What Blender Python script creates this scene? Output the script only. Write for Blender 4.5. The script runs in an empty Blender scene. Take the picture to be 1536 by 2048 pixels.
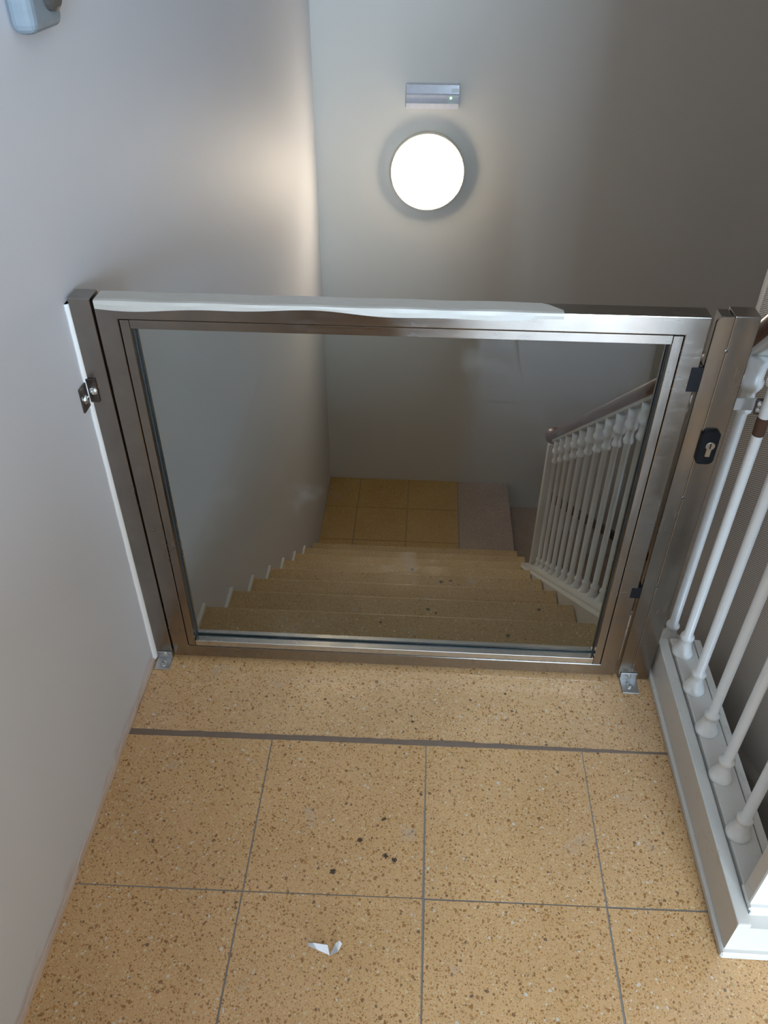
import bpy, bmesh, math, random
from mathutils import Vector, Matrix
random.seed(7)
sc = bpy.context.scene
COL = sc.collection

# ---------------------------------------------------------------- camera
PITCH, YAW, ROLL = 0.6716837969567526, -0.053505972324817214, 0.0051635850383529875
F_PX = 1609.5698756461386
fwd = Vector((math.sin(YAW)*math.cos(PITCH), math.cos(YAW)*math.cos(PITCH), -math.sin(PITCH)))
rgt = Vector((math.cos(YAW), -math.sin(YAW), 0))
upv = rgt.cross(fwd)
r2 = rgt*math.cos(ROLL) + upv*math.sin(ROLL)
u2 = -rgt*math.sin(ROLL) + upv*math.cos(ROLL)
cam = bpy.data.cameras.new('camera'); cam_o = bpy.data.objects.new('camera', cam); COL.objects.link(cam_o)
cam.sensor_fit = 'VERTICAL'; cam.sensor_height = 24; cam.lens = F_PX*24/2048
cam.clip_start = 0.01; cam.clip_end = 60
M = Matrix((r2, u2, -fwd)).transposed().to_4x4()
M.translation = Vector((0.6138723897036042, -1.2594505797295221, 1.473544757932639))
cam_o.matrix_world = M
sc.camera = cam_o

# ---------------------------------------------------------------- world, lights, exposure
wd = bpy.data.worlds.new('World'); sc.world = wd; wd.use_nodes = True
wd.node_tree.nodes['Background'].inputs[0].default_value = (0.55, 0.62, 0.72, 1)
wd.node_tree.nodes['Background'].inputs[1].default_value = 0.0
def area(name, loc, direction, sx, sy, power, color):
    l = bpy.data.lights.new(name, 'AREA'); l.shape = 'RECTANGLE'; l.size = sx; l.size_y = sy
    l.energy = power; l.color = color
    o = bpy.data.objects.new(name, l); COL.objects.link(o); o.location = loc
    o.rotation_euler = Vector(direction).to_track_quat('-Z', 'Y').to_euler()
    return o
# daylight through the glazed hall door behind the photographer, to the right
area('door_daylight', (1.80, -5.24, 1.30), (0, 1, 0), 1.56, 2.3, 330, (0.55, 0.76, 1.0))
# added hall ceiling lamp, out of view, is built with the bulkheads below
sc.view_settings.view_transform = 'Standard'; sc.view_settings.look = 'None'
sc.view_settings.exposure = 0.45; sc.view_settings.gamma = 1.0
sc.view_settings.use_curve_mapping = False
LAMP_STRENGTH = 24.0

# ---------------------------------------------------------------- helpers
def link(name, bm, mat, parent=None, smooth=False):
    me = bpy.data.meshes.new(name); bm.normal_update(); bm.to_mesh(me); bm.free()
    if smooth:
        for p in me.polygons: p.use_smooth = True
    me.materials.append(mat)
    o = bpy.data.objects.new(name, me); COL.objects.link(o)
    if parent: o.parent = parent
    return o
def tag(o, label, cat, group=None):
    o['label'] = label; o['category'] = cat
    if group: o['group'] = group
    return o
def thing(name, label, cat, loc=(0, 0, 0), group=None):
    o = bpy.data.objects.new(name, None); COL.objects.link(o); o.empty_display_size = .05
    o.location = loc
    return tag(o, label, cat, group)
def struct(o):
    o['kind'] = 'structure'; return o
def rel(bm, parent):
    bmesh.ops.translate(bm, verts=bm.verts, vec=-Vector(parent.location)); return bm
def box(bm, x0, x1, y0, y1, z0, z1, bev=0, seg=1):
    r = bmesh.ops.create_cube(bm, size=1)
    vs = r['verts']
    for v in vs:
        v.co = Vector(((x0+x1)/2+v.co.x*(x1-x0), (y0+y1)/2+v.co.y*(y1-y0), (z0+z1)/2+v.co.z*(z1-z0)))
    if bev:
        es = list({e for v in vs for e in v.link_edges})
        bmesh.ops.bevel(bm, geom=es, offset=bev, segments=seg, affect='EDGES', profile=.6)
    return bm
def nbox(*a, **k): return box(bmesh.new(), *a, **k)
def prism(bm, poly, z0, z1, bev=0):
    """extrude an xy polygon (counter-clockwise) from z0 to z1"""
    lo = [bm.verts.new((x, y, z0)) for x, y in poly]; hi = [bm.verts.new((x, y, z1)) for x, y in poly]
    n = len(poly); bm.faces.new(lo[::-1]); top = bm.faces.new(hi)
    for i in range(n): bm.faces.new((lo[i], lo[(i+1) % n], hi[(i+1) % n], hi[i]))
    if bev:
        bmesh.ops.bevel(bm, geom=list(top.edges), offset=bev, segments=1, affect='EDGES')
    return bm
def prism_x(bm, poly, x0, x1, bev=0):
    """extrude a (y,z) polygon along x"""
    lo = [bm.verts.new((x0, y, z)) for y, z in poly]; hi = [bm.verts.new((x1, y, z)) for y, z in poly]
    n = len(poly); a = bm.faces.new(lo[::-1]); b = bm.faces.new(hi)
    for i in range(n): bm.faces.new((lo[i], lo[(i+1) % n], hi[(i+1) % n], hi[i]))
    bmesh.ops.recalc_face_normals(bm, faces=bm.faces)
    if bev:
        bmesh.ops.bevel(bm, geom=list(bm.edges), offset=bev, segments=2, affect='EDGES')
    return bm
def lathe(bm, prof, c=(0, 0, 0), seg=20, axis='Z', cap=True):
    rings = []
    for r, h in prof:
        ring = []
        for i in range(seg):
            a = 2*math.pi*i/seg; p, s = r*math.cos(a), r*math.sin(a)
            if axis == 'Z': co = (c[0]+p, c[1]+s, c[2]+h)
            elif axis == 'Y': co = (c[0]+p, c[1]+h, c[2]+s)
            else: co = (c[0]+h, c[1]+p, c[2]+s)
            ring.append(bm.verts.new(co))
        rings.append(ring)
    for a, b in zip(rings, rings[1:]):
        for i in range(seg): bm.faces.new((a[i], a[(i+1) % seg], b[(i+1) % seg], b[i]))
    if cap:
        bm.faces.new(rings[0][::-1]); bm.faces.new(rings[-1])
    bmesh.ops.recalc_face_normals(bm, faces=bm.faces)
    return bm
def sweep(bm, pts, section, side=Vector((1, 0, 0))):
    """sweep a closed (a,b) section along pts; a runs along side, b perpendicular"""
    rings = []
    n = len(pts); pts = [Vector(p) for p in pts]
    for i, p in enumerate(pts):
        t = (pts[min(i+1, n-1)]-pts[max(i-1, 0)]).normalized()
        up = side.cross(t).normalized()
        rings.append([bm.verts.new(p+side*a+up*b) for a, b in section])
    k = len(section)
    for A, B in zip(rings, rings[1:]):
        for i in range(k): bm.faces.new((A[i], A[(i+1) % k], B[(i+1) % k], B[i]))
    bm.faces.new(rings[0][::-1]); bm.faces.new(rings[-1])
    bmesh.ops.recalc_face_normals(bm, faces=bm.faces)
    return bm
def hexbolt(bm, c, axis, r, h):
    """hex head pointing along +axis (signed) from the surface point c"""
    sgn = -1 if axis[0] == '-' else 1; ax = axis[-1]
    c = Vector(c)
    lathe(bm, [(r*1.45, 0), (r*1.45, sgn*h*.25)], c, 20, ax)
    lathe(bm, [(r, sgn*h*.25), (r, sgn*h*.85), (r*.82, sgn*h)], c, 6, ax)
    return bm

# ---------------------------------------------------------------- materials
def new_mat(name):
    m = bpy.data.materials.new(name); m.use_nodes = True
    nt = m.node_tree; b = nt.nodes['Principled BSDF']
    return m, nt, b
class N:
    def __init__(s, nt): s.nt = nt
    def add(s, t, **kw):
        n = s.nt.nodes.new(t)
        for k, v in kw.items(): setattr(n, k, v)
        return n
    def l(s, a, b): s.nt.links.new(a, b)
    def pos(s): return s.add('ShaderNodeNewGeometry').outputs['Position']
    def mathn(s, op, a, b=None, clamp=False):
        n = s.add('ShaderNodeMath', operation=op, use_clamp=clamp)
        for i, x in enumerate((a, b)):
            if x is None: continue
            if isinstance(x, (int, float)): n.inputs[i].default_value = x
            else: s.l(x, n.inputs[i])
        return n.outputs[0]
    def noise(s, vec, scale, detail=4, rough=.5, out='Fac'):
        n = s.add('ShaderNodeTexNoise'); n.inputs['Scale'].default_value = scale
        n.inputs['Detail'].default_value = detail; n.inputs['Roughness'].default_value = rough
        s.l(vec, n.inputs['Vector']); return n.outputs[out]
    def vor(s, vec, scale, feature='F1'):
        n = s.add('ShaderNodeTexVoronoi', feature=feature); n.inputs['Scale'].default_value = scale
        s.l(vec, n.inputs['Vector']); return n
    def ramp(s, fac, stops, interp='LINEAR'):
        n = s.add('ShaderNodeValToRGB'); r = n.color_ramp; r.interpolation = interp
        while len(r.elements) < len(stops): r.elements.new(.5)
        for e, (p, c) in zip(r.elements, stops):
            e.position = p
            e.color = (c, c, c, 1) if isinstance(c, (int, float)) else (*c, 1)
        s.l(fac, n.inputs[0]); return n.outputs[0]
    def mix(s, fac, a, b, blend='MIX'):
        n = s.add('ShaderNodeMix', data_type='RGBA', blend_type=blend)
        for sock, x in ((n.inputs[0], fac), (n.inputs[6], a), (n.inputs[7], b)):
            if isinstance(x, (int, float)): sock.default_value = x
            elif isinstance(x, tuple): sock.default_value = (*x, 1)
            else: s.l(x, sock)
        return n.outputs[2]
    def scale(s, vec, xyz):
        n = s.add('ShaderNodeMapping'); n.inputs['Scale'].default_value = xyz; s.l(vec, n.inputs[0]); return n.outputs[0]
    def bump(s, h, strength, dist, b):
        n = s.add('ShaderNodeBump'); n.inputs['Strength'].default_value = strength; n.inputs['Distance'].default_value = dist
        s.l(h, n.inputs['Height']); s.l(n.outputs[0], b.inputs['Normal'])

def terrazzo(name, base=(.56, .33, .138), spots=(), rough=.18, bright=1.0, edge_dirt=True):
    m, nt, b = new_mat(name); n = N(nt); p = n.pos()
    # ground: fine cement with low frequency tonal drift
    c = n.mix(n.ramp(n.noise(p, 3.5, 4, .6), [(.35, 0.), (.7, 1.)]), tuple(x*.86 for x in base), tuple(min(1, x*1.12) for x in (base[0], base[1]*1.04, base[2]*1.15)))
    c = n.mix(n.ramp(n.noise(p, 1.3, 3, .5), [(.42, 0.), (.72, .55)]), c, (base[0]*.92, base[1]*.95, base[2]*1.25))
    c = n.mix(n.ramp(n.noise(p, 260, 3, .6), [(.35, .0), (.7, .5)]), c, (base[0]*1.18, base[1]*1.2, base[2]*1.3))
    # small stone chips: two sizes, each cell its own tone
    for sc_, keep, thr in ((420, .75, .42), (210, .62, .42), (120, .40, .36)):
        warp = n.add('ShaderNodeVectorMath', operation='ADD'); n.l(p, warp.inputs[0])
        nz = n.add('ShaderNodeTexNoise'); nz.inputs['Scale'].default_value = sc_*.9; n.l(p, nz.inputs['Vector'])
        sub = n.add('ShaderNodeVectorMath', operation='SUBTRACT'); n.l(nz.outputs['Color'], sub.inputs[0]); sub.inputs[1].default_value = (.5, .5, .5)
        ml = n.add('ShaderNodeVectorMath', operation='SCALE'); n.l(sub.outputs[0], ml.inputs[0]); ml.inputs['Scale'].default_value = .9/sc_
        n.l(ml.outputs[0], warp.inputs[1])
        v = n.vor(warp.outputs[0], sc_)
        sep = n.add('ShaderNodeSeparateColor'); n.l(v.outputs['Color'], sep.inputs[0])
        r1, r2_, r3 = sep.outputs[0], sep.outputs[1], sep.outputs[2]
        size = n.mathn('MULTIPLY', n.mathn('ADD', n.mathn('MULTIPLY', r2_, .7), .45), thr)
        inside = n.mathn('LESS_THAN', v.outputs['Distance'], size)
        sel = n.mathn('LESS_THAN', r1, keep)
        mask = n.mathn('MULTIPLY', inside, sel)
        chip = n.ramp(r3, [(0, (.26, .115, .03)), (.16, (.38, .18, .045)), (.36, (.46, .24, .07)), (.54, (.33, .16, .05)),
                           (.70, (.62, .48, .28)), (.82, (.45, .30, .13)), (.91, (.17, .075, .03)), (.955, (.10, .06, .045)), (.975, (.60, .55, .48))], 'CONSTANT')
        c = n.mix(n.mathn('MULTIPLY', mask, .78), c, chip)
    # grey scuffs / cement smears
    sm = n.ramp(n.noise(p, 9, 6, .65), [(.63, 0.), (.72, .45)])
    c = n.mix(sm, c, (.42, .36, .31))
    sm = n.ramp(n.noise(p, 27, 5, .7), [(.69, 0.), (.76, .55)])
    c = n.mix(sm, c, (.50, .45, .41))
    for (x, y, z, r) in spots:
        d = n.add('ShaderNodeVectorMath', operation='DISTANCE'); n.l(p, d.inputs[0]); d.inputs[1].default_value = (x, y, z)
        dd = n.mathn('ADD', d.outputs['Value'], n.mathn('MULTIPLY', n.mathn('SUBTRACT', n.noise(p, 1.1/r, 3, .7), .5), r*3.2))
        c = n.mix(n.mathn('MULTIPLY', n.mathn('LESS_THAN', dd, r), .9), c, (.03, .024, .02))
    if bright != 1: c = n.mix(1., c, (bright, bright, bright), 'MULTIPLY')
    n.l(c, b.inputs['Base Color'])
    n.l(n.ramp(n.noise(p, 12, 5, .6), [(.3, rough-.08), (.7, rough+.16)]), b.inputs['Roughness'])
    n.bump(n.noise(p, 90, 4, .6), .06, .002, b)
    return m

def paint(name, col, rough=.5, dirt=.0, bumpy=.12, chips=0.0, foot=False):
    m, nt, b = new_mat(name); n = N(nt); p = n.pos()
    c = n.mix(n.ramp(n.noise(p, 1.7, 4, .55), [(.3, 0.), (.75, .5)]), col, tuple(x*.94 for x in col))
    if dirt:
        c = n.mix(n.ramp(n.noise(p, 26, 6, .7), [(.58, 0.), (.74, dirt)]), c, (.30, .24, .19))
    if foot:   # scuffed, unpainted plaster along the foot of the wall
        sp = n.add('ShaderNodeSeparateXYZ'); n.l(p, sp.inputs[0])
        hgt = n.mathn('ADD', n.mathn('ABSOLUTE', sp.outputs[2]), n.mathn('MULTIPLY', n.noise(n.scale(p, (1, .35, 1)), 22, 5, .65), .10))
        c = n.mix(n.mathn('MULTIPLY', n.ramp(hgt, [(.055, .7), (.082, 0.)]), n.mathn('LESS_THAN', sp.outputs[1], .0)), c, (.50, .36, .30))
    if chips:
        c = n.mix(n.ramp(n.noise(p, 70, 4, .7), [(.70, 0.), (.715, chips)]), c, (.20, .14, .10))
    n.l(c, b.inputs['Base Color']); b.inputs['Roughness'].default_value = rough
    if rough > .5: b.inputs['Specular IOR Level'].default_value = .22
    n.bump(n.noise(n.scale(p, (1, 1, .6)), 7, 5, .55), bumpy, .01, b)
    return m

def steel(name, tint=(.35, .315, .28), rough=.20, grain=(1, 1, 1), smudge=.8):
    m, nt, b = new_mat(name); n = N(nt); p = n.pos()
    g = n.noise(n.scale(p, grain), 140, 3, .6)
    s1 = n.ramp(n.noise(p, 7, 5, .6), [(.35, 0.), (.72, 1.)])
    c = n.mix(n.mathn('MULTIPLY', s1, smudge), tint, tuple(x*.66 for x in tint))
    c = n.mix(n.ramp(n.noise(p, 23, 6, .68), [(.60, 0.), (.82, .28)]), c, (.52, .48, .42))
    n.l(c, b.inputs['Base Color']); b.inputs['Metallic'].default_value = 1
    rr = n.mathn('ADD', n.mathn('MULTIPLY', n.ramp(g, [(.3, 0.), (.7, 1.)]), .05), n.mathn('MULTIPLY', s1, .12))
    n.l(n.mathn('ADD', rr, rough-.04), b.inputs['Roughness'])
    n.bump(g, .012, .0003, b)
    return m

def plain(name, col, rough=.5, metal=0., **kw):
    m, nt, b = new_mat(name); n = N(nt); p = n.pos()
    c = n.mix(n.ramp(n.noise(p, 45, 4, .6), [(.3, 0.), (.75, .6)]), col, tuple(x*.8 for x in col))
    n.l(c, b.inputs['Base Color']); b.inputs['Roughness'].default_value = rough; b.inputs['Metallic'].default_value = metal
    for k, v in kw.items(): b.inputs[k].default_value = v
    return m

def emit(name, col, strength):
    m, nt, b = new_mat(name)
    b.inputs['Base Color'].default_value = (.8, .8, .8, 1)
    b.inputs['Emission Color'].default_value = (*col, 1); b.inputs['Emission Strength'].default_value = strength
    return m

FLOOR_SPOTS = [(.526, -.435, 0, .005), (.57, -.388, 0, .004), (.48, -.501, 0, .005), (.577, -.464, 0, .005), (.594, -.472, 0, .005)]
M_FLOOR = terrazzo('terrazzo', spots=FLOOR_SPOTS)
M_SLAB = terrazzo('edge_slab_terrazzo', base=(.57, .345, .155), spots=[(.42, -.10, 0, .003), (.62, -.15, 0, .003), (.83, -.06, 0, .003)])
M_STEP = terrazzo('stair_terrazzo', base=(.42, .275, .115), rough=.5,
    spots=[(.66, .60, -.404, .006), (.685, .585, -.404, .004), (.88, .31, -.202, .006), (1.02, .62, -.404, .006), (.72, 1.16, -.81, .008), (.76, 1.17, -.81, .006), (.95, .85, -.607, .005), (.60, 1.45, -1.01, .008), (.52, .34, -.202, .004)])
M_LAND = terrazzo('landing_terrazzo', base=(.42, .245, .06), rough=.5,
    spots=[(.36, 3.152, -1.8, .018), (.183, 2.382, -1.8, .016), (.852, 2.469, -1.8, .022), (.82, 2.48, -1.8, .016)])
M_GREY = terrazzo('grey_terrazzo', base=(.33, .25, .20), rough=.4)
M_GROUT = plain('grout', (.23, .20, .175), .95)
M_MORTAR = plain('mortar', (.19, .135, .10), .95)
M_WALL = paint('wall_paint', (.665, .675, .71), .58, bumpy=.10, foot=True)
M_BACK = paint('back_wall_paint', (.69, .66, .60), .6, bumpy=.08)
M_OCHRE = paint('ochre_paint', (.33, .22, .12), .6)
M_CEIL = paint('ceiling_paint', (.75, .74, .72), .7)
M_WHITE = paint('white_gloss_paint', (.67, .64, .585), .34, dirt=.25, bumpy=.15, chips=.0)
M_BAL = paint('baluster_paint', (.78, .77, .74), .28, dirt=.08, bumpy=.08)
M_CURB = paint('curb_paint', (.61, .575, .52), .36, dirt=.5, bumpy=.12, chips=.55)
M_SKIRT = paint('skirting_paint', (.60, .48, .40), .5, dirt=.7, bumpy=.2, chips=.4)
M_CAULK = paint('sealant', (.86, .86, .85), .55, bumpy=.6)
M_STEEL = steel('brushed_steel', grain=(.15, 1, 1))
M_STEELV = steel('brushed_steel_upright', grain=(1, 1, .12))
M_BEAD = steel('pale_bead_steel', (.60, .58, .55), .22, grain=(.15, 1, 1), smudge=.4)
M_ZINC = steel('zinc_plate', (.62, .63, .64), .30, smudge=.3)
M_DARKST = steel('dark_steel', (.16, .14, .13), .32)
M_BOLT = steel('bolt_zinc', (.72, .73, .72), .22, smudge=.2)
M_BLACK = plain('black_plastic', (.008, .008, .009), .4, **{'Specular IOR Level': .15})
M_BRASS = steel('nickel_cylinder', (.66, .62, .54), .2, smudge=.1)
M_RUST = plain('rust', (.075, .032, .016), .9)
M_WOOD = None
def wood():
    m, nt, b = new_mat('dark_varnished_wood'); n = N(nt); p = n.pos()
    g = n.noise(n.scale(p, (30, 3, 30)), 3, 5, .6)
    n.l(n.mix(g, (.05, .017, .011), (.125, .046, .03)), b.inputs['Base Color'])
    b.inputs['Roughness'].default_value = .36; b.inputs['Coat Weight'].default_value = .12
    return m
M_WOOD = wood()
M_FILM = paint('protective_film', (.50, .47, .42), .45, dirt=.15, bumpy=.5)
M_PAPER = plain('white_paper', (.80, .79, .79), .7)
M_LEAF = plain('yellow_scrap', (.55, .42, .06), .6)
def glass_mat():
    m, nt, b = new_mat('pane_glass'); n = N(nt); p = n.pos()
    out = nt.nodes['Material Output']
    tr = n.add('ShaderNodeBsdfTransparent'); tr.inputs[0].default_value = (.85, .87, .86, 1)
    gl = n.add('ShaderNodeBsdfGlossy'); gl.inputs['Roughness'].default_value = .0; gl.inputs[0].default_value = (1, 1, 1, 1)
    fr = n.add('ShaderNodeFresnel'); fr.inputs['IOR'].default_value = 1.52
    geo = n.add('ShaderNodeNewGeometry')
    front = n.mathn('SUBTRACT', 1., geo.outputs['Backfacing'])
    fac = n.mathn('MULTIPLY', n.mathn('MULTIPLY', fr.outputs[0], .5), front)
    mx = n.add('ShaderNodeMixShader'); n.l(fac, mx.inputs[0]); n.l(tr.outputs[0], mx.inputs[1]); n.l(gl.outputs[0], mx.inputs[2])
    # faint wipe marks and dust on the pane
    df = n.add('ShaderNodeBsdfDiffuse'); df.inputs[0].default_value = (.8, .8, .8, 1)
    dust = n.ramp(n.noise(p, 5.5, 7, .72), [(.60, .0), (.80, .05)])
    for (x, z, rx, rz, amt) in ((.70, .800, .034, .048, .022),):   # hand prints
        sp = n.add('ShaderNodeSeparateXYZ'); n.l(p, sp.inputs[0])
        ax = n.mathn('DIVIDE', n.mathn('SUBTRACT', sp.outputs[0], x), rx); az = n.mathn('DIVIDE', n.mathn('SUBTRACT', sp.outputs[2], z), rz)
        rr = n.mathn('ADD', n.mathn('ADD', n.mathn('MULTIPLY', ax, ax), n.mathn('MULTIPLY', az, az)), n.mathn('MULTIPLY', n.noise(p, 40, 5, .7), 1.2))
        dust = n.mathn('ADD', dust, n.ramp(rr, [(.55, amt), (1., 0.)]))
    mx2 = n.add('ShaderNodeMixShader'); n.l(dust, mx2.inputs[0]); n.l(mx.outputs[0], mx2.inputs[1]); n.l(df.outputs[0], mx2.inputs[2])
    n.l(mx2.outputs[0], out.inputs[0]); nt.nodes.remove(b)
    return m
M_GLASS = glass_mat()
M_GEDGE = plain('glass_edge_gasket', (.055, .07, .08), .25)
M_CLEAR = plain('frosted_clear_plastic', (.74, .75, .82), .15, **{'Transmission Weight': .2, 'IOR': 1.45})
def perforated():
    m, nt, b = new_mat('perforated_sheet'); n = N(nt)
    out = nt.nodes['Material Output']; p = n.pos()
    sep = n.add('ShaderNodeSeparateXYZ'); n.l(p, sep.inputs[0])
    PZ = .0052; PY = PZ*.866*2; R_ = .00175
    def wrapd(x, per, off):
        a = n.mathn('ADD', n.mathn('DIVIDE', x, per), off+100)
        f = n.mathn('SUBTRACT', n.mathn('FRACT', a), .5)
        return n.mathn('MULTIPLY', f, per)
    y, z = sep.outputs[1], sep.outputs[2]
    def dist(oy, oz):
        a = wrapd(y, PY, oy); c_ = wrapd(z, PZ, oz)
        return n.mathn('SQRT', n.mathn('ADD', n.mathn('MULTIPLY', a, a), n.mathn('MULTIPLY', c_, c_)))
    d = n.mathn('MINIMUM', dist(0, 0), dist(.5, .5))
    hole = n.mathn('LESS_THAN', d, R_)
    # bare margin at the far upright edge and one bare sloping seam
    solid = n.mathn('GREATER_THAN', y, .452)
    s = n.mathn('ADD', z, n.mathn('MULTIPLY', y, .46))       # seam follows the hole rows
    seam = n.mathn('MULTIPLY', n.mathn('GREATER_THAN', s, -.148), n.mathn('LESS_THAN', s, -.117))
    keep = n.mathn('SUBTRACT', 1., n.mathn('MAXIMUM', solid, seam))
    n.l(n.mix(n.ramp(n.noise(p, 6, 4, .6), [(.3, 0.), (.8, .6)]), (.80, .69, .58), (.73, .62, .52)), b.inputs['Base Color'])
    b.inputs['Roughness'].default_value = .45
    tr = n.add('ShaderNodeBsdfTransparent'); mx = n.add('ShaderNodeMixShader')
    n.l(n.mathn('MULTIPLY', hole, keep), mx.inputs[0]); n.l(b.outputs[0], mx.inputs[1]); n.l(tr.outputs[0], mx.inputs[2])
    n.l(mx.outputs[0], out.inputs[0])
    return m
M_PERF = perforated()
M_SHAFT = plain('shaft_dark_backing', (.07, .042, .022), .8)  # dark colour stands in for the shade inside the open shaft

# ---------------------------------------------------------------- dimensions
YB = 3.248                      # far wall
Y0, TD, RH = .0972, .2763, .2022  # first nosing, tread depth, riser
ZL = -9*RH                      # half landing
XE = 1.135                      # right end of the treads
CX0, CX1 = 1.172, 1.262         # curb faces
HC = .107                       # curb height

# ---------------------------------------------------------------- room shell
def wall(name, *b, mat=M_WALL): return struct(link(name, nbox(*b), mat))
wall('wall_left', -.15, 0, -5.45, YB+.15, -4.4, 2.75)
wall('wall_back', 0, 3.15, YB, YB+.15, -4.4, 2.75, mat=M_BACK)
wall('wall_right', 3.0, 3.15, -5.45, YB, -4.4, 2.75, mat=M_OCHRE)
wall('wall_added_shade', 0, .85, -1.98, -1.86, 0, 1.12, mat=M_OCHRE)  # unseen low wall, added to shade the lower left wall and floor
# rear wall with the door opening
bm = bmesh.new()
box(bm, 0, .96, -5.4, -5.2, 0, 2.7); box(bm, 2.64, 3.0, -5.4, -5.2, 0, 2.7); box(bm, .96, 2.64, -5.4, -5.2, 2.55, 2.7)
struct(link('wall_rear', bm, M_WALL))
bm = bmesh.new()
box(bm, .96, 1.01, -5.32, -5.19, 0, 2.55, .004); box(bm, 2.59, 2.64, -5.32, -5.19, 0, 2.55, .004); box(bm, 1.01, 2.59, -5.32, -5.19, 2.49, 2.55, .004)
struct(link('door_1', bm, M_WHITE))
struct(link('ceiling', nbox(0, 3.0, -5.45, YB, 2.7, 2.75), M_CEIL))
struct(link('floor_basement', nbox(0, 3.0, .5, YB, -4.5, -4.4), M_GREY))

# hall floor: slab, tiles, mortar joint
fl = struct(link('floor', nbox(0, CX1, -5.4, Y0-.04, -.2, -.0007), M_GROUT))
bm = nbox(CX1, 3.0, -5.4, -.66, -.2, -.0007); o = link('floor_slab', bm, M_GROUT, fl)
S = 1/3; V1 = .318; YA = -.2089; SK = .0142
def yrow(k, x): return YA - k*S + SK*(x-.65)
def jit(): return random.uniform(-.0012, .0012)
def tile(x0, x1, k, g=.0018):
    poly = [(x0+g+jit(), yrow(k+1, x0)+g+jit()), (x1-g+jit(), yrow(k+1, x1)+g+jit()), (x1-g+jit(), yrow(k, x1)-g+jit()), (x0+g+jit(), yrow(k, x0)-g+jit())]
    dz = random.uniform(-.0001, .0003)
    link('tile', prism(bmesh.new(), poly, -.02, dz), M_FLOOR, fl)
xs = [0, V1, V1+S, V1+2*S, CX1]
for k in range(0, 2):
    for a, b_ in zip(xs, xs[1:]):
        if k == 1 and b_ == CX1: continue
        tile(a, b_, k)
xs2 = [V1+2*S, V1+3*S, V1+4*S, V1+5*S, V1+6*S, V1+7*S, 3.0]
# row 1 right part: trimmed by the stairwell edge at the curb end
tile(V1+2*S, CX1, 1)
for k in range(2, 15):
    for a, b_ in zip(xs[:4], xs[1:4]): tile(a, b_, k)
    for a, b_ in zip(xs2, xs2[1:]): tile(a, b_, k)
link('edge_slab', prism(bmesh.new(), [(.004, yrow(0, 0)+.013), (.35, yrow(0, .35)+.012), (.75, yrow(0, .75)+.007), (CX1, yrow(0, CX1)+.003), (CX1, Y0-.03), (.004, Y0-.03)], -.03, 0, .001), M_SLAB, fl)
# ragged mortar joint
bm = bmesh.new(); ring = []
nn = 60
up_ = []; dn_ = []
for i in range(nn+1):
    x = .002+(CX0-.002)*i/nn; w = .013 if x < .3 else (.0115 if x < .7 else max(.003, .0115-.02*(x-.7)))
    up_.append((x, yrow(0, x)+w+random.uniform(-.0012, .0012))); dn_.append((x, yrow(0, x)-.0015+random.uniform(-.0008, .0008)))
prism(bm, dn_+up_[::-1], -.015, .0004)
link('mortar_joint', bm, M_MORTAR, fl)

# skirting line / plaster ridge at the foot of the left wall
bm = bmesh.new(); nn = 200; prev = None
for i in range(nn+1):
    y = -5.2+(5.2-.012)*i/nn
    w = .0038+random.uniform(-.0009, .0009); h = .013+random.uniform(-.003, .003)
    ring = [bm.verts.new(c) for c in ((.0, y, .0005), (w, y, .0005), (w*.8, y, h*.55), (.002, y, h), (0, y, h))]
    if prev:
        for j in range(4): bm.faces.new((prev[j], prev[j+1], ring[j+1], ring[j]))
    prev = ring
bmesh.ops.recalc_face_normals(bm, faces=bm.faces)
struct(link('baseboard_left', bm, M_SKIRT))

# ---------------------------------------------------------------- curb along the stairwell edge
curb = struct(link('trim_1', prism_x(bmesh.new(), [(-.607, .016), (.035, .016), (.035, .097), (-.607, .097)], CX0, CX1), M_CURB))
link('curb_foot', nbox(CX0-.006, CX1, -.616, .06, .0005, .018, .003), M_CURB, curb)
link('curb_cap', nbox(CX0, CX0+.0225, -.607, .035, .095, HC, .0025, 2), M_CURB, curb)
link('floor_plate', nbox(CX0+.0265, CX1-.014, -.585, .03, .096, HC+.006, .0015), M_WHITE, curb)
link('outer_ridge', nbox(CX1-.012, CX1+.004, -.592, .03, .096, HC+.005, .003, 2), M_CURB, curb)

# ---------------------------------------------------------------- flight below the gate
stair = thing('staircase', 'straight flight of ochre terrazzo steps going down behind the glass gate', 'stairs', (0, Y0, 0))
for k in range(1, 9):
    yn, z = Y0+k*TD, -k*RH
    xr = XE if k < 7 else 1.20
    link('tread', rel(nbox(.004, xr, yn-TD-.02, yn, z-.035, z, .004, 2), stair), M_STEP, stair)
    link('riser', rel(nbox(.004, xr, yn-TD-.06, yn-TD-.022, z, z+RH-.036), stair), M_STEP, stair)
yn = Y0+8*TD
link('riser', rel(nbox(.004, 1.20, yn-.06, yn-.022, ZL, ZL+RH-.036), stair), M_STEP, stair)
# small white ends of the skirting on each step along the wall
for k in range(1, 8):
    yn, z = Y0+k*TD, -k*RH
    link('step_skirting', rel(nbox(.0005, .012, yn-TD+.0, yn-.004, z, z+.02, .002), stair), M_WHITE, stair)
# sloping string that carries the balusters
SB = .77
def zb(y): return .062 - SB*(y-.075)
YN = 1.90
def slope_prism(x0, x1, y0, y1, top, bot):
    return prism_x(bmesh.new(), [(y0, zb(y0)+bot), (y1, zb(y1)+bot), (y1, zb(y1)+top), (y0, zb(y0)+top)], x0, x1)
link('string', rel(slope_prism(XE+.003, CX1-.006, .062, YN, -.012, -.42), stair), M_WHITE, stair)
link('string_cap', rel(slope_prism(XE+.028, CX1, .062, YN, .0, -.02), stair), M_WHITE, stair)

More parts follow.
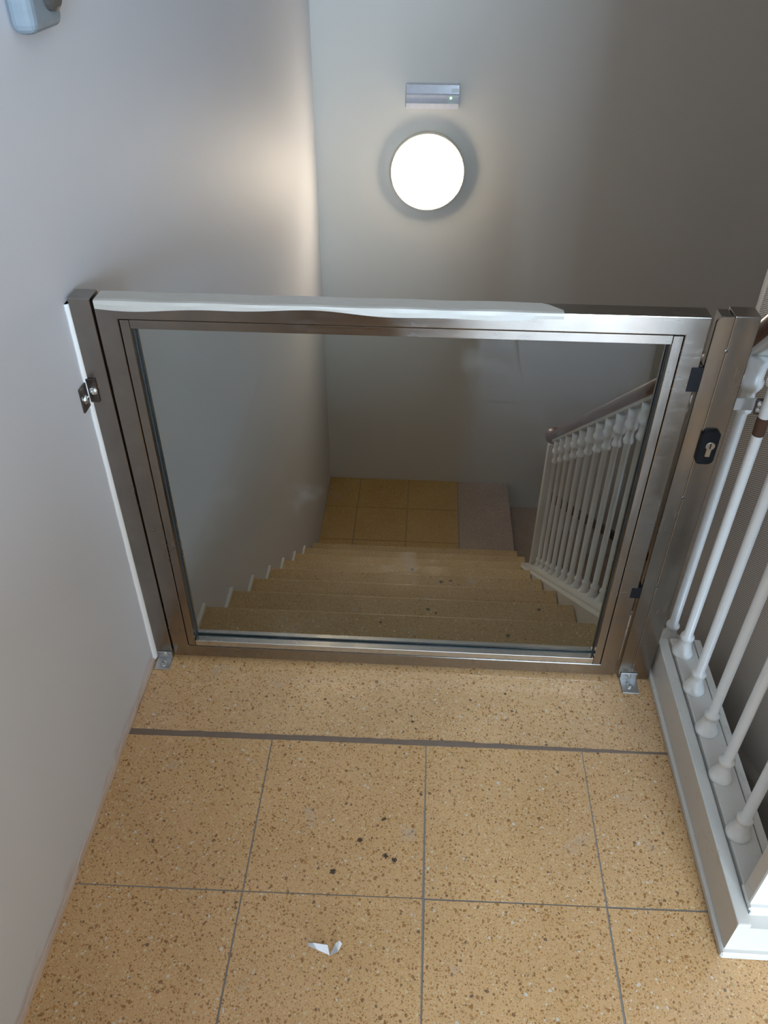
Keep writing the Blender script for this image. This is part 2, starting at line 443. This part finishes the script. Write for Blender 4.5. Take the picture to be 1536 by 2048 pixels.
# ---------------------------------------------------------------- half landing
land = struct(link('floor_landing', nbox(.0, 1.215, Y0+8*TD-.05, YB, ZL-.15, ZL-.005), M_GROUT))
A0 = .2121; YR = 2.9223
lx = [0, A0, A0+S, A0+2*S]; ly = [YB, YR, YR-S, Y0+8*TD-.02]
for x0, x1 in zip(lx, lx[1:]):
    for y1, y0 in zip(ly, ly[1:]):
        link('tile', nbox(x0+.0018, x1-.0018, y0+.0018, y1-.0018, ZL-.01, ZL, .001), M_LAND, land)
link('edge_slab', nbox(A0+2*S+.002, 1.222, Y0+8*TD-.02, YB-.002, ZL-.03, ZL+.0005, .003), M_GREY, land)

# ---------------------------------------------------------------- lower flight going down to the right
low = thing('lower_staircase', 'dim flight of grey steps descending right from the half landing', 'stairs', (1.222, 2.8, ZL))
for k in range(1, 7):
    x1 = 1.222+k*TD; z = ZL-k*RH
    link('tread', rel(nbox(x1-TD-.02, x1, 2.3, YB-.002, z-.035, z, .004), low), M_GREY, low)
    link('riser', rel(nbox(x1-TD-.06, x1-TD-.022, 2.3, YB-.002, z, z+RH-.036), low), M_GREY, low)
bm = bmesh.new()
pl = [(1.50, -1.895), (2.95, -1.895-1.45*.66)]
vs = []
lo = [(x, z-.032) for x, z in pl]; hi = [(x, z+.032) for x, z in pl]
poly = lo+hi[::-1]
A_ = [bm.verts.new((x, YB-.03, z)) for x, z in poly]; B_ = [bm.verts.new((x, YB-.0005, z)) for x, z in poly]
bm.faces.new(A_); bm.faces.new(B_[::-1])
for i in range(4): bm.faces.new((A_[i], B_[i], B_[(i+1) % 4], A_[(i+1) % 4]))
bmesh.ops.recalc_face_normals(bm, faces=bm.faces)
struct(link('trim_2', bm, M_WOOD))

# ---------------------------------------------------------------- balustrade
bal = thing('stair_balustrade', 'white turned balusters under a dark wooden handrail, on the right of the gate and stairs', 'railing', (1.215, .0, HC))
BX = 1.215; R0 = .0085
def baluster(y, z0, z1):
    L = z1-z0; bm = bmesh.new()
    low_ = [(.0215, 0), (.0225, .006), (.021, .012), (.0185, .016), (.017, .020), (.0135, .034), (.0115, .044), (.0145, .048), (.0155, .053), (.0140, .058), (.0098, .061)]
    top_ = [(.0098, -.116), (.0145, -.112), (.016, -.105), (.0145, -.098), (.0125, -.094), (.0120, -.070), (.0150, -.066), (.0195, -.058), (.0205, -.052), (.0195, -.046), (.0165, -.042), (.0175, -.02), (.019, 0)]
    prof = [(r, h) for r, h in low_]+[(r, L+h) for r, h in top_]
    lathe(bm, prof, (BX, y, z0), 20)
    return bm
balusters = []
HB = .737
for y in (-.012, -.115, -.220, -.327, -.445):
    o = link('baluster', rel(baluster(y, HC+.004, HC+.004+.79), bal), M_BAL, bal, True); balusters.append((y, o))
rust = link('rust_patch', rel(lathe(bmesh.new(), [(.0092, 0), (.0104, .006), (.0108, .02), (.0110, .034), (.0100, .040)], (BX, -.012, .686), 16), bal), M_RUST, balusters[0][1], True)
rust.location = (0, 0, 0)
for i in range(16):
    y = .075+.1095*i
    z0 = zb(y)-.006
    o = link('baluster', rel(baluster(y, z0, zb(y)+HB), bal), M_BAL, bal, True)
    for p_ in o.data.polygons: p_.use_smooth = True
# handrail: level beside the hall, sloping with the flight, ending in a knob
sec = []
for i in range(16):
    a = 2*math.pi*i/16; ca, sa = math.cos(a), math.sin(a)
    sec.append((math.copysign(abs(ca)**.75, ca)*.029, math.copysign(abs(sa)**.75, sa)*.021+.030))
pts = [(BX, -.60, HC+.794), (BX, -.10, HC+.794), (BX, -.04, HC+.790), (BX, 0.0, zb(0.0)+HB+.022), (BX, .08, zb(.08)+HB)]
yy = .2
while yy < 1.80: pts.append((BX, yy, zb(yy)+HB)); yy += .2
pts.append((BX, 1.80, zb(1.80)+HB))
rail = link('handrail', rel(sweep(bmesh.new(), pts, sec), bal), M_WOOD, bal, True)
bm = bmesh.new()
sec2 = [(-.018, .002), (.018, .002), (.018, .012), (-.018, .012)]
link('rail_underplate', rel(sweep(bm, pts, sec2), bal), M_WHITE, bal)
bm = bmesh.new(); bmesh.ops.create_uvsphere(bm, u_segments=24, v_segments=14, radius=.043)
for v in bm.verts: v.co = Vector((v.co.x*1.05, v.co.y*1.15, v.co.z*.85))+Vector((BX, 1.815, zb(1.815)+HB+.040))
link('rail_knob', rel(bm, bal), M_WOOD, bal, True)
# foot newel and hall newel
link('newel_post', rel(nbox(BX-.020, BX+.020, 1.815, 1.855, zb(1.835)-.005, zb(1.84)+HB+.01, .003, 2), bal), M_WHITE, bal)
nw = link('newel_post', rel(nbox(BX-.020, BX+.085, -.578, -.545, HC+.012, 1.08, .004, 2), bal), M_WHITE, bal)
link('newel_base', rel(nbox(BX-.022, CX1+.06, -.586, -.541, HC+.004, HC+.014, .003), bal), M_WHITE, nw)
link('curb_return', nbox(CX1, 1.34, -.607, -.55, .016, HC), M_CURB, curb)
link('curb_foot', nbox(CX1, 1.34, -.616, -.55, .0005, .018, .003), M_CURB, curb)

# ---------------------------------------------------------------- lift shaft screen
PX = 1.35
ls = thing('lift_shaft_screen', 'beige perforated metal screen behind the white balusters at right', 'screen', (PX, 0, -4.4))
link('perforated_panel', rel(nbox(PX, PX+.002, -.50, .470, -4.4, 2.69), ls), M_PERF, ls)
link('edge_upright', rel(nbox(PX-.001, PX+.03, .468, .474, -4.4, 2.69), ls), plain('beige_steel', (.62, .53, .45), .45), ls)
link('shaft_dark_backing', rel(nbox(PX+.05, PX+.06, -.50, .468, -4.4, 2.69), ls), M_SHAFT, ls)  # dark sheet added in place of the dim shaft interior
link('far_panel', rel(nbox(PX+.03, 2.6, .466, .474, -4.4, 2.69), ls), plain('brown_steel', (.26, .18, .11), .5), ls)
link('front_panel', rel(nbox(PX+.002, 2.6, -.51, -.502, -4.4, 2.69), ls), plain('beige_steel', (.62, .53, .45), .45), ls)

# ---------------------------------------------------------------- gate
H = .905
gate = thing('glass_gate', 'brushed steel framed glass gate closing the top of the stairs', 'gate', (.05, 0, 0))
gx0, gx1, gz0 = .0495, 1.0845, .012
T = .0365; D = .040; zt = H-.001
bm = bmesh.new()
ix0, ix1, iz0, iz1 = .0868, 1.0478, .046, .871
def frame_ring(bm, o, i, y0, y1, bev):
    """mitred rectangular frame from outer to inner rectangle"""
    (a0, a1, c0, c1), (b0, b1, d0, d1) = o, i
    O = [(a0, c0), (a1, c0), (a1, c1), (a0, c1)]; I = [(b0, d0), (b1, d0), (b1, d1), (b0, d1)]
    V = {}
    for nm, P_ in (('o', O), ('i', I)):
        for k, (x, z) in enumerate(P_):
            for j, y in enumerate((y0, y1)): V[nm, k, j] = bm.verts.new((x, y, z))
    for k in range(4):
        m_ = (k+1) % 4
        bm.faces.new((V['o', k, 0], V['o', m_, 0], V['i', m_, 0], V['i', k, 0]))
        bm.faces.new((V['o', m_, 1], V['o', k, 1], V['i', k, 1], V['i', m_, 1]))
        bm.faces.new((V['o', m_, 0], V['o', k, 0], V['o', k, 1], V['o', m_, 1]))
        bm.faces.new((V['i', k, 0], V['i', m_, 0], V['i', m_, 1], V['i', k, 1]))
    bmesh.ops.recalc_face_normals(bm, faces=bm.faces)
    if bev:
        es = [e for e in bm.edges if all(abs(f.normal.y) < .5 for f in e.link_faces) or any(abs(f.normal.y) > .5 for f in e.link_faces) and any(abs(f.normal.y) < .5 for f in e.link_faces)]
        bmesh.ops.bevel(bm, geom=es, offset=bev, segments=2, affect='EDGES', profile=.6)
    return bm
link('leaf_frame', rel(frame_ring(bm, (gx0, gx1, gz0, zt), (ix0, ix1, iz0, iz1), 0, D, .0016), gate), M_STEEL, gate)
BW = .0165; GY = .019
g = .0012
link('glazing_bead', rel(nbox(ix0+g, ix0+g+BW, .0012, GY-.002, iz0+g, iz1-.002, .0006), gate), M_STEELV, gate)
link('glazing_bead', rel(nbox(ix1-g-BW, ix1-g, .0012, GY-.002, iz0+g, iz1-.002, .0006), gate), M_STEELV, gate)
link('glazing_bead', rel(nbox(ix0+g+BW+.0008, ix1-g-BW-.0008, .0012, GY-.002, iz1-g-BW, iz1-g, .0006), gate), M_STEEL, gate)
link('glazing_bead', rel(nbox(ix0+g+BW+.0008, ix1-g-BW-.0008, .0012, GY-.002, iz0+g, iz0+g+BW, .0006), gate), M_BEAD, gate)
bm = bmesh.new(); q_ = GY+.008
box(bm, ix0+g, ix0+g+BW, q_, D-.002, iz0+g, iz1-g); box(bm, ix1-g-BW, ix1-g, q_, D-.002, iz0+g, iz1-g)
box(bm, ix0+g+BW, ix1-g-BW, q_, D-.002, iz1-g-BW, iz1-g); box(bm, ix0+g+BW, ix1-g-BW, q_, D-.002, iz0+g, iz0+g+BW)
link('rear_bead', rel(bm, gate), M_BEAD, gate)
link('glass_pane', rel(nbox(ix0+.004, ix1-.004, GY, GY+.006, iz0+.004, iz1-.004), gate), M_GLASS, gate)
bm = bmesh.new(); gi = g+BW-.0025
frame_ring(bm, (ix0+.002, ix1-.002, iz0+.002, iz1-.002), (ix0+gi+.004, ix1-gi-.004, iz0+gi+.0035, iz1-gi-.004), GY-.0016, GY-.0002, 0)
frame_ring(bm, (ix0+.002, ix1-.002, iz0+.002, iz1-.002), (ix0+gi+.004, ix1-gi-.004, iz0+gi+.0035, iz1-gi-.004), GY+.0062, GY+.0078, 0)
link('gasket', rel(bm, gate), M_GEDGE, gate)
for z in (.765, .262):
    hg = link('hinge', rel(nbox(1.072, 1.0945, -.0006, .03, z, z+(.048 if z > .5 else .03), .001), gate), M_BLACK, gate)
    if z > .5:
        link('hinge_pin', rel(lathe(bmesh.new(), [(.004, 0), (.004, .052)], (1.089, .006, z-.002), 12), gate), M_DARKST, hg)
# peeling white protective film on the top rail
bm = bmesh.new(); nn = 70; fx0, fx1 = gx0+.0015, .843; prev = None
for i in range(nn+1):
    t = i/nn; x = fx0+(fx1-fx0)*t
    drop = .012+.004*math.sin(t*9.5+.6)+.002*math.sin(t*23)
    if t > .93: drop = .010
    yb_ = D-.001 if t < .965 else D-.001-(t-.965)/.035*.026
    lift = .0008+.0006*math.sin(t*31)
    ring = [bm.verts.new(c) for c in ((x, -.0012, zt-drop), (x, -.0018-.0008*math.sin(t*40), zt-drop*.4), (x, -.0012, zt+lift*.6), (x, .004, zt+lift+.0006), (x, yb_, zt+lift))]
    if prev:
        for j in range(4): bm.faces.new((prev[j], ring[j], ring[j+1], prev[j+1]))
    prev = ring
bmesh.ops.recalc_face_normals(bm, faces=bm.faces)
bmesh.ops.solidify(bm, geom=bm.faces[:], thickness=.0003)
fo = link('protective_film', rel(bm, gate), M_FILM, gate); fo['label'] = 'dusty white film peeling along the top rail'

# left post
pl_ = thing('gate_post', 'slim steel gate post fixed against the left wall', 'post', (.025, .02, 0))
link('post_tube', rel(nbox(.006, .0455, 0, .04, .002, H+.002, .0015, 2), pl_), M_STEELV, pl_)
# white sealant between wall and post
bm = bmesh.new(); nn = 80; prev = None
for i in range(nn+1):
    z = .004+(H-.012)*i/nn; t = 1-z/H
    w = .0045+.006*t+random.uniform(-.0008, .0008); d = .004+.010*t+random.uniform(-.001, .001)
    ring = [bm.verts.new(c) for c in ((.0, .02, z), (.0, -d, z), (.003, -d*.75-.001, z), (.0068, -.0012, z), (.0068, .02, z))]
    if prev:
        for j in range(4): bm.faces.new((prev[j], prev[j+1], ring[j+1], ring[j]))
    prev = ring
bmesh.ops.recalc_face_normals(bm, faces=bm.faces)
link('sealant_bead', rel(bm, pl_), M_CAULK, pl_, True)
# wall angle bracket
bm = bmesh.new()
box(bm, .0, .0035, -.034, -.0005, .700, .748, .0006); box(bm, .0035, .0215, -.0038, -.0005, .706, .754, .0006)
wb = link('wall_bracket', rel(bm, pl_), M_DARKST, pl_); wb['label'] = 'dark steel angle bracket screwed to the wall'
link('bolt', rel(hexbolt(bmesh.new(), (.0035, -.021, .722), 'X', .0062, .006), pl_), M_BOLT, wb)
link('bolt', rel(hexbolt(bmesh.new(), (.0145, -.0038, .730), '-Y', .0050, .006), pl_), M_BOLT, wb)
def floor_bracket(parent, x0, x1, yf, dy, extra=False):
    bm = bmesh.new()
    box(bm, x0, x1, yf-dy, yf, .0008, .0042, .0008); box(bm, x0, x1, yf-.0035, yf, .0042, .024, .0008)
    fb = link('floor_bracket', rel(bm, parent), M_ZINC, parent)
    link('bolt', rel(hexbolt(bmesh.new(), ((x0+x1)/2, yf-dy*.56, .0042), 'Z', .0055, .005), parent), M_BOLT, fb)
    link('bolt', rel(hexbolt(bmesh.new(), ((x0+x1)/2, yf-.0035, .0155), '-Y', .0042, .005), parent), M_BOLT, fb)
    return fb
floor_bracket(pl_, .009, .044, -.0003, .038)

# right post with strike plate and lock
pr = thing('lock_post', 'wider steel gate post carrying the black lock, right of the gate', 'post', (1.13, .02, 0))
link('post_tube', rel(nbox(1.1215, 1.1635, 0, .04, .002, H+.002, .0015, 2), pr), M_STEELV, pr)
bm = bmesh.new()   # plate with one rounded top corner
R_ = .012; px0, px1 = 1.0935, 1.1215
poly = [(px0, .004), (px1-.0006, .004), (px1-.0006, H+.001)]
for i in range(7):
    a = math.pi/2+i*math.pi/12; poly.append((px0+R_+R_*math.cos(a), H+.001-R_+R_*math.sin(a)))
A_ = [bm.verts.new((x, .0, z)) for x, z in poly]; B_ = [bm.verts.new((x, .006, z)) for x, z in poly]
bm.faces.new(A_); bm.faces.new(B_[::-1])
for i in range(len(poly)): bm.faces.new((A_[i], B_[i], B_[(i+1) % len(poly)], A_[(i+1) % len(poly)]))
bmesh.ops.recalc_face_normals(bm, faces=bm.faces)
link('strike_plate', rel(bm, pr), M_STEELV, pr)
link('strike_tube', rel(nbox(1.101, 1.121, .006, .038, .004, H-.002, .001), pr), M_STEELV, pr)
for z in (.845, .535, .30, .04):
    link('weld_spot', rel(lathe(bmesh.new(), [(.0032, .001), (.0030, -.0012), (.001, -.0016)], (1.1212, 0, z), 12, 'Y'), pr), M_DARKST, pr)
# escutcheon, rounded
bm = bmesh.new(); cx, cz, hw, hh, rr = 1.1375, .654, .0165, .036, .010
poly = []
for qx, qz, a0 in ((1, -1, -90), (1, 1, 0), (-1, 1, 90), (-1, -1, 180)):
    for i in range(6):
        a = math.radians(a0+i*18); poly.append((cx+qx*(hw-rr)+rr*math.cos(a), cz+qz*(hh-rr)+rr*math.sin(a)))
A_ = [bm.verts.new((x, -.0075, z)) for x, z in poly]; B_ = [bm.verts.new((x, -.0002, z)) for x, z in poly]
f_ = bm.faces.new(A_); bm.faces.new(B_[::-1])
for i in range(len(poly)): bm.faces.new((A_[i], B_[i], B_[(i+1) % len(poly)], A_[(i+1) % len(poly)]))
bmesh.ops.recalc_face_normals(bm, faces=bm.faces)
bmesh.ops.bevel(bm, geom=list(f_.edges), offset=.0012, segments=2, affect='EDGES')
esc = link('lock_plate', rel(bm, pr), M_BLACK, pr); esc['label'] = 'black oblong lock plate with a key cylinder'
bm = bmesh.new()
lathe(bm, [(.0085, -.007), (.0085, -.0105), (.0078, -.0112)], (cx+.002, 0, cz+.006), 20, 'Y')
box(bm, cx+.002-.0048, cx+.002+.0048, -.0105, -.007, cz-.018, cz+.004, .0012)
cyl = link('key_cylinder', rel(bm, pr), M_BRASS, esc)
link('keyway', rel(nbox(cx+.002-.0010, cx+.002+.0010, -.0116, -.0110, cz+.001, cz+.012), pr), M_BLACK, esc)
floor_bracket(pr, 1.0985, 1.1365, -.0003, .044)
fb2 = pr
# clamp to the baluster
cl = link('clamp_strap', rel(nbox(1.1635, 1.204, .0012, .0045, .731, .755, .0006), pr), M_ZINC, pr)
bm = bmesh.new(); box(bm, 1.2015, 1.216, -.0345, .0062, .728, .757, .001); 
clb = link('clamp_block', rel(nbox(1.1990, 1.2285, -.0035, .0015, .726, .757, .001), pr), M_DARKST, pr); bm.free()
link('bolt', rel(hexbolt(bmesh.new(), (1.206, -.0035, .736), '-Y', .004, .005), pr), M_BOLT, clb)
link('bolt', rel(hexbolt(bmesh.new(), (1.206, -.0035, .748), '-Y', .004, .005), pr), M_BOLT, clb)

# ---------------------------------------------------------------- lights and fittings on the far wall
def bulkhead(c, rad, axis, label, strength, col):
    root = thing('round_lamp' if axis == 'Y' else 'ceiling_lamp', label, 'lamp', c)
    sg = -1
    body = [(rad*.93, 0), (rad, sg*.004), (rad, sg*.046), (rad*.985, sg*.050), (rad*.95, sg*.050), (rad*.945, sg*.044)]
    link('lamp_body', lathe(bmesh.new(), body, (0, 0, 0), 64, axis, cap=False), plain('lamp_bezel', (.78, .72, .60), .35), root, True)
    prof = [(rad*.945*math.cos(t_), sg*(.044+.062*math.sin(t_))) for t_ in [i*math.pi/2/10 for i in range(10)]]+[(.001, sg*.106)]
    link('diffuser', lathe(bmesh.new(), prof, (0, 0, 0), 64, axis), emit('lit_diffuser', col, strength), root, True)
    return root
bulkhead((.596, YB-.0005, .228), .197, 'Y', 'lit round white bulkhead lamp on the far stairwell wall', LAMP_STRENGTH, (1, .84, .64))
bulkhead((.125, 2.25, 2.6995), .105, 'Z', 'lit round bulkhead lamp on the stairwell ceiling', LAMP_STRENGTH*.4, (1, .76, .5))
bulkhead((1.55, -2.1, 2.6995), .16, 'Z', 'added unseen hall ceiling lamp brightening the floor and curb tops', 17, (1, .92, .82))  # added fill lamp, lifts upward faces against the uprights

el = thing('emergency_light', 'slim clear emergency light box above the round wall lamp', 'light', (.608, YB, .59))
link('back_plate', rel(nbox(.474, .742, YB-.008, YB-.0005, .532, .648, .002), el), plain('light_box_white', (.62, .62, .66), .4), el)
cov = prism_x(bmesh.new(), [(YB-.008, .534), (YB-.040, .536), (YB-.046, .562), (YB-.040, .567), (YB-.044, .600), (YB-.037, .606), (YB-.030, .644), (YB-.008, .646)], .476, .740)
link('clear_cover', rel(cov, el), M_CLEAR, el)
link('tube', rel(lathe(bmesh.new(), [(.006, -.10), (.006, .10)], (.62, YB-.02, .584), 12, 'X'), el), plain('tube_white', (.85, .85, .85), .3), el)
link('indicator_led', rel(lathe(bmesh.new(), [(.005, .0), (.005, -.004), (.002, -.006)], (.700, YB-.0425, .588), 12, 'Y'), el), emit('green_led', (.25, 1, .25), 2.5), el)
link('corner_label', rel(nbox(.704, .738, YB-.0412, YB-.0395, .612, .630), el), plain('label_white', (.8, .88, .9), .5), el)

# object on the left wall, cut by the top of the frame
wf = thing('call_button', 'pale blue grey fitting on the left wall at the top edge', 'fitting', (0, .10, 1.335))
bm = nbox(.0005, .040, .045, .158, 1.286, 1.40, .019, 5)
link('cover', rel(bm, wf), plain('pale_blue_plastic', (.26, .31, .35), .7), wf)
bm = lathe(bmesh.new(), [(.026, .0), (.026, .010), (.020, .014)], (.0395, .115, 1.335), 20, 'X')
link('dark_cap', rel(bm, wf), plain('dark_grey_plastic', (.10, .09, .08), .5), wf)

# ---------------------------------------------------------------- litter
bm = bmesh.new()
V = [bm.verts.new(c) for c in ((.4495, -.633, .002), (.460, -.6335, .006), (.486, -.637, .009), (.491, -.651, .0012), (.468, -.643, .0015), (.452, -.6375, .001))]
bm.faces.new(V)
W = [bm.verts.new(c) for c in ((.4912, -.6512, .0012), (.505, -.646, .006), (.511, -.634, .010), (.506, -.629, .011), (.499, -.632, .006))]
bm.faces.new(W)
bmesh.ops.solidify(bm, geom=bm.faces[:], thickness=.0004)
tag(link('paper_scrap', bm, M_PAPER), 'small torn scrap of white paper on the terrazzo floor', 'litter')
bm = bmesh.new()
pt_ = [(1.045, .570, .0), (1.058, .566, .004), (1.074, .556, .001), (1.072, .551, .0), (1.056, .559, .001)]
bm.faces.new([bm.verts.new((x, y, -2*RH+.001+z)) for x, y, z in pt_])
bmesh.ops.solidify(bm, geom=bm.faces[:], thickness=.0006)
tag(link('yellow_scrap', bm, M_LEAF), 'tiny yellow scrap lying on the second step by the string', 'litter')
